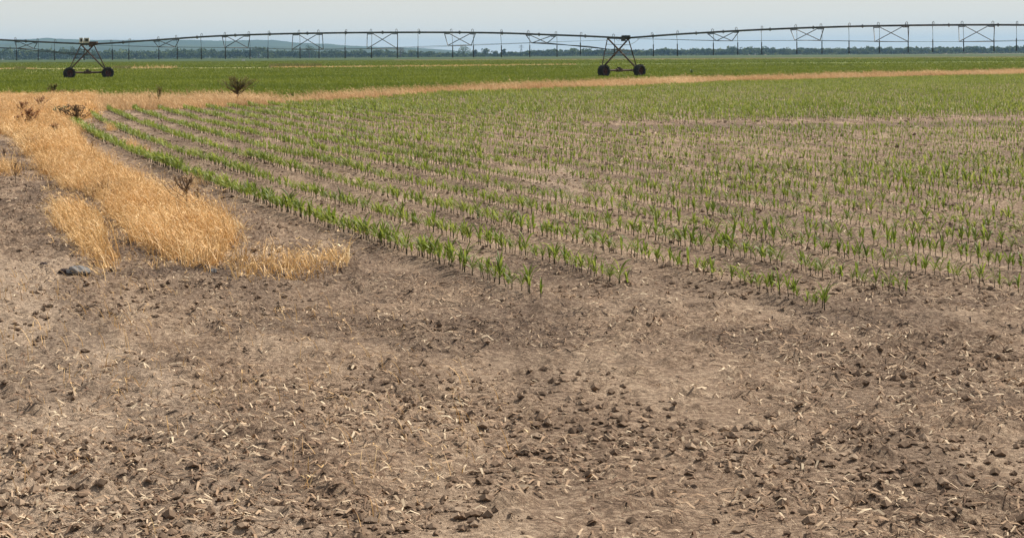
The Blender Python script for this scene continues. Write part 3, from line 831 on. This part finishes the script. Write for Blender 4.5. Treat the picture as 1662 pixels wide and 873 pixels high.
# the crop beyond the dry grass: leafy tufts in rows, larger and sparser with distance
def crop(name, ylo, yhi, dens, size, hgt, label, ymin_line, ymax_line):
    n_ = int(dens)
    # sample rows
    D = 1 / RNG.uniform(1 / yhi, 1 / ylo, n_) if ylo < 200 else RNG.uniform(ylo, yhi, n_)
    X = RNG.uniform(-.26, .58, n_) * D
    k = np.round((X + .45 * D) / ROWX); X = k * ROWX - .45 * D + RNG.normal(0, .16, n_)
    px, py = project(X, D)
    ok = (py < np.interp(px, *ymin_line)) & (py > np.interp(px, *ymax_line))
    lf = np.clip((px - 40) / 260, 0, 1); ok &= RNG.random(len(X)) < .35 + .65 * np.maximum(lf, (np.cos(2 * math.pi * k / 6) * .5 + .1) + fbm(X, D, .12, 150, 3) * .6)
    X, D = X[ok], D[ok]; n_ = len(X)
    sc = size * np.maximum(1, D / 130) ** .5
    base = np.stack([X, D, np.full(n_, .0)], 1)
    b = MB()
    for r_ in range(3):
        j = RNG.normal(0, .06, (n_, 3)) * np.array([1, 1, 0]); hg = hgt * RNG.uniform(.7, 1.2, n_)
        v_, f_ = strips(base + j, RNG.uniform(0, 6.28, n_), hg * 1.15, .075 * sc * RNG.uniform(.7, 1.3, n_), RNG.uniform(.1, .5, n_), RNG.uniform(.3, 1.0, n_), 2)
        b.add(v_, f_)
    o = b.build(name, M['crop']); tag(o, label, 'crop', None, 'stuff')
upx = [-300, 0, 100, 200, 300, 400, 472, 510, 600, 720, 850, 960, 1090, 1200, 2400]; upy = [168, 167, 165, 163, 162, 161, 167, 161, 156, 150, 143, 140, 134, 131.5, 100.3]
l2x = [-300, 20, 504, 720, 936, 2400]; l2y = [114.5, 113.2, 110.7, 108.3, 106, 96.9]
crop('crop_plants', 70, 360, 205000, 1.0, .26, 'dense green crop between the dry grass band and the far verge', (upx, upy), (l2x, l2y))
crop('crop_plants', 340, 800, 85000, 1.5, .30, 'farther green crop behind the straw coloured verge', (l2x, [a - 1.4 for a in l2y]), ([-300, 2400], [103, 89.5]))

# ------------------------------------------------------------------ dry grass
def scatter(poly, n_, dmin, dmax, jm=1.0):
    """uniform points on the ground whose photo position falls inside poly"""
    xs_ = [p_[0] for p_ in poly]; 
    D = np.sqrt(RNG.uniform(dmin ** 2, dmax ** 2, n_)); k0, k1 = (min(xs_) - CX) / F, (max(xs_) - CX) / F
    X = RNG.uniform(k0, k1, n_) * D
    jx = (fbm(X, D, 1.3, 131, 2) - .5) * .9 + RNG.normal(0, .04, n_) ; jx *= .42; jy = (fbm(X, D, .9, 135, 2) - .5) * .7 + RNG.normal(0, .15, n_)
    px, py = project(X + jx * jm, D + jy * jm); ok = in_poly(px, py, poly)
    return X[ok], D[ok]
def ydist(poly):
    d = [ground(*p_)[1] for p_ in poly]; return min(d) * .98, max(d) * 1.02
def grass(name, poly, dens, hgt, wid, mat, label, clumpy=.6, heads=True, lean_az=2.6, hvar=None, fringe=0.0, jm=1.0):
    d0, d1 = ydist(poly)
    k = (max(p_[0] for p_ in poly) - min(p_[0] for p_ in poly)) / F
    n_ = int(dens * k * (d1 ** 2 - d0 ** 2) / 2)
    X, D = scatter(poly, n_, d0 * (1 - .02 * (jm - 1)), d1, jm)
    if not len(X): return None
    cl = fbm(X, D, 1.1, 90, 3)
    keep = RNG.random(len(X)) < np.clip(1 - clumpy + clumpy * 3.2 * (cl - .28), .05, 1)
    X, D, cl = X[keep], D[keep], cl[keep]; n_ = len(X)
    tu = fbm(X, D, 3.2, 97, 2)
    h_ = hgt * (.25 + .75 * cl + .9 * (tu - .25)) * RNG.uniform(.45, 1.2, n_)
    if hvar is not None: h_ *= hvar(X, D)
    w_ = wid * np.maximum(1, D / 30) ** .9 * RNG.uniform(.6, 1.4, n_)
    az = lean_az + (fbm(X, D, .6, 95, 2) - .5) * 5 + RNG.normal(0, .9, n_)
    base = np.stack([X, D, relief(X, D) - .01], 1)
    b = MB()
    v_, f_ = strips(base, az, h_, w_, np.abs(RNG.normal(.16, .22, n_)), RNG.uniform(.3, 1.7, n_), 4, facing=RNG.uniform(0, 6.28, n_))
    b.add(v_, f_)
    if heads:   # short matted growth underneath, spilling over the edge
        b2 = base + RNG.normal(0, .07, (n_, 3)) * np.array([1, 1, 0])
        b.add(*strips(b2, RNG.uniform(0, 6.28, n_), h_ * RNG.uniform(.2, .6, n_), w_, RNG.uniform(.2, 1.1, n_), RNG.uniform(.2, 1.4, n_), 2, facing=RNG.uniform(0, 6.28, n_)))
    if heads:   # drooping seed heads near the tips
        ii = RNG.random(n_) < .5
        tips = v_.reshape(n_, -1, 3)[ii, -1]; a2 = az[ii] + RNG.normal(0, .5, ii.sum()); m_ = ii.sum()
        for r_ in range(2):
            v2, f2 = strips(tips + RNG.normal(0, .008, (m_, 3)), a2 + RNG.normal(0, .7, m_), .09 * RNG.uniform(.6, 1.3, m_) * min(1.3, hgt / .3), w_[ii] * 1.3, RNG.uniform(.9, 1.7, m_), RNG.uniform(.3, 1.2, m_), 2, facing=RNG.uniform(0, 6.28, m_))
            b.add(v2, f2)
    o = b.build(name, mat); tag(o, label, 'dry grass', None, 'stuff'); return o
ST = [(x + (14 if x < 60 and 215 < y < 300 else 4), y) for x, y in ST]
grass('dry_grass', ST, 900, .37, .0072, M['dry'], 'golden dry grass strip running along the edge of the corn field', .45)
grass('dry_grass', BAND, 120, .48, .0085, M['dry_far'], 'reddish tan band of dry grass crossing between the two green fields', .35, True)
grass('dry_grass', ST, 110, .20, .007, M['dry'], 'loose thin wisps of dry grass fraying out around the golden strip', .5, jm=5.0)
grass('dry_grass', CLUMP2, 150, .20, .007, M['dry'], 'loose thin wisps of dry grass around the separate clump', .5, jm=4.0)
grass('dry_grass', CLUMP2, 480, .33, .0072, M['dry'], 'separate pale golden grass clump on the dark soil beside the main strip', .6)
grass('dry_grass', LEFTCL, 380, .24, .008, M['dry'], 'patch of dry grass at the left edge behind the dark weed', .6)
grass('dry_grass', [(385, 425), (440, 410), (480, 420), (520, 415), (566, 424), (562, 446), (500, 462), (400, 462), (372, 446)], 260, .24, .009, M['dry'], 'low thin tufts of pale dry grass at the end of the strip', .9)
grass('dry_grass', [(340, 380), (380, 360), (400, 400), (395, 425), (372, 425)], 330, .20, .006, M['dry'], 'short grey green dry grass fringe on the field side of the strip', .8)
grass('dry_grass', [(140, 256), (225, 300), (330, 350), (352, 372), (372, 366), (330, 330), (230, 282), (150, 240)], 60, .16, .006, M['dry'], 'scattered low dry blades between the strip and the first corn row', .8)
grass('dry_grass', [(200, 232), (240, 240), (245, 252), (205, 246)], 260, .22, .007, M['dry'], 'small straw tuft growing in the first corn row', .5)
grass('dry_grass', [(300, 292), (345, 300), (345, 312), (305, 306)], 260, .20, .007, M['dry_far'], 'small russet tuft beside the first corn row near the dead weed', .5)
grass('dry_grass', [(172, 208), (190, 208), (190, 215), (172, 214)], 260, .26, .007, M['dry'], 'pale straw tuft in the second corn row', .3)
grass('dry_grass', [(10, 330), (60, 326), (64, 336), (12, 340)], 160, .10, .006, M['residue'], 'flattened grey straw patch on the dark soil', .6)
grass('dry_grass', [(-60, 445), (300, 440), (420, 470), (700, 520), (900, 700), (600, 860), (-60, 860)], 26, .16, .005, M['dry'], 'a few thin dry blades scattered over the bare roadside soil', .9)
grass('dry_grass', [(-200, 114.2), (60, 113.2), (60, 112.2), (-200, 113)], 4, .45, .01, M['dry_far'], 'far tan tufts on the verge left of the first wheeled tower', 1.0, False)
grass('dry_grass', [(205, 112.7), (290, 112.2), (290, 111.2), (205, 111.5)], 2.2, .75, .01, M['dry_far'], 'far tan tufts on the verge right of the first wheeled tower', 1.0, False)
grass('dry_grass', [(440, 111.4), (720, 108.9), (936, 106.3), (936, 105.8), (720, 107.9), (440, 110.6)], 6, .42, .010, M['dry'], 'pale straw line of grass along the far verge', .5, False)
def weedpatch(poly, dens, h, label):
    d0, d1 = ydist(poly); k = (max(p_[0] for p_ in poly) - min(p_[0] for p_ in poly)) / F
    X, D = scatter(poly, int(dens * k * (d1 ** 2 - d0 ** 2) / 2), d0, d1); n_ = len(X)
    b = MB(); base = np.stack([X, D, np.zeros(n_)], 1)
    v_, f_ = strips(base, RNG.uniform(0, 6.28, n_), h * RNG.uniform(.4, 1.1, n_), np.full(n_, .14), RNG.uniform(0, .4, n_), RNG.uniform(0, .5, n_), 2)
    b.add(v_, f_); tag(b.build('weeds', M['shrub']), label, 'weeds', None, 'stuff')
weedpatch([(437, 110.6), (522, 110.0), (522, 108.8), (437, 109.2)], 12, .8, 'dark brown weeds on the far verge right of the big shrub')
weedpatch([(183, 112.8), (212, 112.6), (212, 111.4), (183, 111.6)], 16, .6, 'dark reddish weeds on the far verge just behind the first tower wheel')
weedpatch([(24, 113.8), (42, 113.8), (42, 112.6), (24, 112.6)], 12, .6, 'dark weeds on the far verge near the left edge')

# ------------------------------------------------------------------ weeds that stand alone
def weed(x, ybase, ytop, label, mat_leaf, nb=6, spread=.5, leaf=.06, droop=.8, nleaf=6, cat='weed', name='dead_weed', stem_r=.006, w=.022, bare=.25, stemmat='dead_stem', seed=0, lift=0.0):
    rg = np.random.default_rng(4000 + seed + int(x))
    X, D = ground(x, ybase); h = (ybase - ytop) * D / F
    r = empty(name, (X, D, float(relief(np.array([X]), np.array([D]))[0]))); tag(r, label, cat)
    sb = MB(); lb = []
    mx = rg.normal(0, .05, 2) * h
    main = [(0, 0, -.02), (mx[0] * .4, mx[1] * .4, h * .4), (mx[0], mx[1], h * .75), (mx[0] * 1.5, mx[1], h)]
    sb.tube(main, [stem_r, stem_r * .8, stem_r * .55, stem_r * .3], 5)
    tips = [(np.array(main[-1]), 0)]; att = []
    for i in range(nb):
        t = bare + (1 - bare) * rg.uniform(0, .75); a = rg.uniform(0, 6.28) if nb > 3 else (math.pi * i + rg.normal(0, .4))
        z0 = h * t; L = h * (1 - t) * rg.uniform(.75, 1.1) + h * .08
        o_ = np.array([mx[0] * t, mx[1] * t, z0]); ca, sa = math.cos(a), math.sin(a) * .8
        q_ = rg.uniform(.35, 1.15); p1 = o_ + np.array([ca * spread * q_ * L * .62, sa * spread * q_ * L * .62, L * .36]); p2 = o_ + np.array([ca * spread * q_ * L, sa * spread * q_ * L, L * (1.0 - .22 * q_)])
        sb.tube([o_, p1, p2], [stem_r * .6, stem_r * .45, stem_r * .25], 4)
        att += [(o_, p1), (p1, p2)]
    att.append((np.array(main[1]), np.array(main[2]))); att.append((np.array(main[2]), np.array(main[3])))
    P = []
    for a0, a1 in att:
        for _ in range(nleaf): P.append(a0 + (a1 - a0) * rg.uniform(0, 1))
    P = np.array(P); n_ = len(P)
    v_, f_ = strips(P, rg.uniform(0, 6.28, n_), leaf * rg.uniform(.5, 1.3, n_), w * rg.uniform(.5, 1.3, n_), rg.uniform(.3, 1.3, n_), droop * rg.uniform(.3, 2.0, n_), 3)
    sb.build('stem', M[stemmat], r)
    MB().add(v_, f_).build('leaves', M[mat_leaf], r)
    return r
weed(303, 347, 283, 'tall dead dark weed with drooping hooked leaves at the edge of the golden grass', 'dead', 13, .85, .14, 2.4, 2, w=.026, stem_r=.009, seed=1)
weed(322, 329, 304, 'short dark withered weed on bare soil beside the tall hooked one', 'dead', 5, .4, .06, 1.6, 4, w=.022, stem_r=.010, bare=.0)
weed(318, 352, 332, 'curled brown fallen leaves of a broken weed at the tall weed foot', 'dead_red', 4, 1.6, .08, 1.6, 2, w=.02, stem_r=.008, bare=.0, seed=4)
weed(25, 302, 262, 'dark thin weed standing on the soil near the left edge of the photo', 'dead', 6, .5, .06, 1.2, 3, w=.02, stem_r=.007)
weed(8, 262, 240, 'small dark weed at the far left edge in the dry grass patch', 'dead', 6, .5, .06, 1.2, 3, w=.02, stem_r=.007)
weed(125, 202, 171, 'bushy dead brown weed with many curled leaves where the corn rows begin', 'dead', 24, 1.15, .13, 1.4, 5, w=.05, stem_r=.014, bare=.05)
weed(103, 199, 175, 'spiky grey green weed beside the bushy dead brown one', 'weed_green', 12, 1.1, .16, .8, 4, w=.04, stem_r=.012, bare=.05, name='green_weed')
weed(113, 200, 186, 'low grey green weed at the foot of the bushy dead brown one', 'weed_green', 6, .8, .12, .8, 3, w=.04, stem_r=.01, bare=.05, name='green_weed')
weed(45, 214, 180, 'upright russet dock weed in the dry grass, tallest of the russet ones', 'dead_red', 14, .7, .11, .7, 7, w=.045, stem_r=.012, name='russet_weed')
weed(37, 195, 168, 'russet seed head weed behind the tallest russet one', 'dead_red', 12, .8, .12, .7, 6, w=.035, stem_r=.012, name='russet_weed')
weed(56, 206, 184, 'pale russet weed leaning beside the upright dock weed', 'dead_red', 10, .8, .10, .8, 5, w=.035, stem_r=.009, name='russet_weed', seed=3)
weed(29, 210, 190, 'low russet weed nearest the left edge of the photo', 'dead_red', 10, .8, .09, .8, 5, w=.03, stem_r=.008, name='russet_weed', seed=5)
weed(66, 184, 160, 'slim russet weed with dark tips near the top of the grass strip', 'dead_red', 12, .9, .12, .9, 5, w=.035, stem_r=.012, name='russet_weed')
weed(71, 178, 155, 'thin single stem weed sticking up at the edge of the green crop', 'dead', 3, .2, .08, .8, 3, w=.03, stem_r=.010)
weed(90, 224, 203, 'bushy russet weed low in the grass nearest the corn rows', 'dead_red', 16, .9, .10, .8, 6, w=.045, stem_r=.010, name='russet_weed')
weed(147, 252, 224, 'small dark weed on soil at the edge of the first corn row', 'dead', 5, .3, .06, 1.2, 3, w=.022, stem_r=.007)
weed(186, 330, 304, 'small brown curled weed in the middle of the golden strip', 'dead_red', 4, .5, .06, 1.6, 4, w=.02, stem_r=.006)
weed(386, 170, 127.5, 'large dark bushy shrub standing in the tan grass band', 'shrub', 52, 1.5, .16, .5, 7, cat='shrub', name='shrub', w=.034, stem_r=.02, bare=.30)
weed(257, 172, 140, 'slender dark weed with spiky top in the tan grass band', 'shrub', 10, .55, .16, .4, 6, w=.035, stem_r=.018, name='weed_stalk')
weed(243, 168, 156, 'lower dark weed beside the slender spiky one', 'shrub', 6, .7, .12, .4, 4, w=.04, stem_r=.014, name='weed_stalk')
weed(88, 160, 138, 'dark pointed bushy weed at the far edge of the tan grass', 'shrub', 16, .75, .14, .3, 8, cat='weed', w=.06, stem_r=.02, bare=.1, name='bushy_weed')
weed(102, 158, 147, 'low wide weed just beside the dark pointed bushy one', 'shrub', 9, 1.4, .14, .3, 6, cat='weed', w=.06, stem_r=.02, bare=.05, name='bushy_weed')
weed(117, 157, 146, 'low leafy weed at the crop edge, right of the dark pointed bushy one', 'shrub', 8, 1.2, .14, .3, 6, cat='weed', w=.05, stem_r=.02, bare=.05, name='bushy_weed')
weed(361.5, 163, 147, 'short bare stick of a weed left of the large shrub', 'dead_red', 2, .15, .06, .5, 2, w=.03, stem_r=.022, name='weed_stalk')
weed(473, 163, 153, 'small dark green weed at the notch in the tan grass band', 'shrub', 7, .7, .14, .3, 5, w=.05, stem_r=.014, name='bushy_weed')
weed(945, 138, 131, 'small dark green weed on the crop side of the tan band before the second tower', 'weed_green', 6, 1.2, .2, .4, 5, w=.08, stem_r=.02, name='green_weed')
weed(1122, 122, 115.5, 'lone taller green plant in the crop right of the second tower', 'weed_green', 5, .4, .3, .4, 5, w=.08, stem_r=.02, name='green_weed')

# ------------------------------------------------------------------ stones, clods and residue
def rock(name, x, y, size, mat, label, cat, seed, flat=.5):
    import bmesh
    rg = np.random.default_rng(seed); X, D = ground(x, y)
    bm = bmesh.new(); bmesh.ops.create_icosphere(bm, subdivisions=3, radius=1)
    for v_ in bm.verts:
        c_ = v_.co; k = .62 + .7 * float(vnoise(np.array([c_.x * 1.6 + seed + 20 + c_.z]), np.array([c_.y * 1.6 + 30 - c_.z]), 3)[0]) + .34 * float(vnoise(np.array([c_.x * 5 + 40 + c_.z * 2]), np.array([c_.y * 5 + 50 + c_.z]), 4)[0])
        v_.co = Vector((c_.x * size[0] * k, c_.y * size[1] * k, max(c_.z * size[2] * k, -.02)))
    me = bpy.data.meshes.new(name); bm.to_mesh(me); bm.free(); me.materials.append(M[mat])
    for p_ in me.polygons: p_.use_smooth = (seed % 2 == 0)
    o = bpy.data.objects.new(name, me); C.objects.link(o); o.location = (X, D, float(relief(np.array([X]), np.array([D]))[0])); o.rotation_euler = (0, 0, rg.uniform(0, 6))
    tag(o, label, cat); return o
rock('stone', 130, 440, (.155, .085, .045), 'rock', 'blue grey flat stone half buried in the sandy soil below the grass clump', 'stone', 9)
rock('stone', 105, 437, (.05, .03, .035), 'darkclod', 'small dark stone touching the end of the blue grey flat one', 'stone', 3)
rock('soil_lump', 72, 428, (.05, .03, .032), 'darkclod', 'single dark clod of soil on the pale sandy ground', 'soil clod', 5)
rock('stone', 346, 439, (.045, .03, .03), 'rock', 'pale grey stone in front of the big golden clump', 'stone', 13)
X, D = ground(151, 431)
o = MB().tube([(X - .09, D, .05), (X, D + .01, .055), (X + .1, D - .02, .035)], .006, 6).build('stalk_piece', M['residue']); tag(o, 'pale dry cane lying just behind the blue grey flat stone', 'dry stalk')

def shards(n_, dmin, dmax, smin, smax, name, mat, label, kmin=-.24, kmax=.52, mask=None, flat=True):
    D = np.exp(RNG.uniform(math.log(dmin), math.log(dmax), n_)); X = RNG.uniform(kmin, kmax, n_) * D
    if mask is not None:
        px, py = project(X, D); k = mask(px, py, X, D); X, D = X[k], D[k]; n_ = len(X)
    sc = (smin + (smax - smin) * RNG.random(n_) ** 5) * np.maximum(1, D / 18) ** .6
    az = RNG.uniform(0, 6.28, n_); Zb = relief(X, D)
    L = sc; w = np.minimum(sc * RNG.uniform(.05, .2, n_), .012 * np.maximum(1, D / 18))
    d = np.stack([np.cos(az), np.sin(az), RNG.normal(.0, .18, n_)], 1); s_ = np.stack([-np.sin(az), np.cos(az), RNG.normal(0, .3, n_)], 1)
    P = np.stack([X, D, Zb + .006 + .25 * w], 1); bend = np.stack([0 * X, 0 * X, RNG.uniform(0, .3, n_) * L], 1)
    V = np.stack([P - d * L[:, None] / 2 - s_ * w[:, None] / 2, P - d * L[:, None] / 2 + s_ * w[:, None] / 2, P + bend + s_ * w[:, None] / 2, P + bend - s_ * w[:, None] / 2, P + d * L[:, None] / 2 + s_ * w[:, None] / 3, P + d * L[:, None] / 2 - s_ * w[:, None] / 3], 1)
    b_ = (np.arange(n_) * 6)[:, None]
    o = MB().add(V.reshape(-1, 3), [np.concatenate([b_ + np.array([0, 1, 2, 3]), b_ + np.array([3, 2, 4, 5])])]).build(name, mat)
    tag(o, label, 'residue', None, 'stuff')
shards(335000, 6.8, 90, .008, .09, 'crop_residue', M['residue'], 'bits of straw and old stalks littering the soil', mask=lambda px, py, X, D: RNG.random(len(X)) < np.where(D > 14.5, np.clip((fbm((X - row_x(D)) * 2.4, D * .22, 1.0, 140, 3) - .36) * 4.5, .08, 1), np.clip((fbm(X, D, .7, 140, 4) - .36) * 4.5, .06, 1)))
M['litter'] = leaf_mat('dark_litter', [(0, (.022, .016, .014)), (.7, (.07, .048, .038)), (1, (.15, .11, .085))], 0, .9, .1, 1.0, .3)
DARKP = [(-300, 205), (10, 226), (75, 290), (170, 325), (240, 402), (380, 440), (380, 462), (60, 440), (90, 405), (40, 380), (-300, 360)]
DARKR = [(380, 400), (560, 385), (640, 420), (1200, 425), (1700, 430), (1700, 520), (900, 560), (300, 500)]
shards(500000, 12, 75, .010, .07, 'dark_litter', M['litter'], 'dark rotted stalks and leaf litter matted on the soil', mask=lambda px, py, X, D: RNG.random(len(X)) < np.where(in_poly(px, py, DARKP), np.clip((fbm(X, D, 1.2, 160, 3) - .38) * 7, .05, 1), np.where(in_poly(px, py, DARKR), np.clip((fbm(X, D, 1.2, 161, 3) - .45) * 4, .03, .6), np.clip((fbm((X - row_x(D)) * 2.4, D * .25, 1.0, 163, 3) - .52) * 3, .0, .5))))
def clods(n_, dmin, dmax, smin, smax, label):
    D = np.exp(RNG.uniform(math.log(dmin), math.log(dmax), n_)); X = RNG.uniform(-.24, .52, n_) * D
    cl = fbm(X, D, .9, 120, 4); k = RNG.random(n_) < np.clip((cl - .42) * 5, .04, 1); X, D = X[k], D[k]; n_ = len(X)
    s_ = (smin + (smax - smin) * RNG.random(n_) ** 6) * np.maximum(1, D / 18) ** .5
    O = np.array([[1, 0, 0], [-1, 0, 0], [0, 1, 0], [0, -1, 0], [0, 0, 1], [0, 0, -1], [.6, .6, .5], [-.6, .6, .4], [-.6, -.6, .5], [.6, -.6, .4]])
    Fc = np.array([[4, 0, 6], [6, 0, 2], [4, 6, 2], [4, 2, 7], [7, 2, 1], [4, 7, 1], [4, 1, 8], [8, 1, 3], [4, 8, 3], [4, 3, 9], [9, 3, 0], [4, 9, 0], [5, 2, 0], [5, 1, 2], [5, 3, 1], [5, 0, 3]])
    V = O[None] * (s_[:, None, None] * RNG.uniform(.55, 1.3, (n_, 10, 1))); V[:, :, 2] *= RNG.uniform(.45, .9, (n_, 1))
    a = RNG.uniform(0, 6.28, n_); c_, q_ = np.cos(a)[:, None], np.sin(a)[:, None]
    W_ = np.stack([V[:, :, 0] * c_ - V[:, :, 1] * q_ + X[:, None], V[:, :, 0] * q_ + V[:, :, 1] * c_ + D[:, None], V[:, :, 2] + relief(X, D)[:, None] + s_[:, None] * .2], -1)
    o = MB().add(W_.reshape(-1, 3), [(Fc[None] + (np.arange(n_) * 10)[:, None, None]).reshape(-1, 3)]).build('soil_crumbs', M['clod'])
    tag(o, label, 'soil crumbs', None, 'stuff')
clods(92000, 6.8, 65, .004, .035, 'crumbled clods of brown soil between and before the rows')
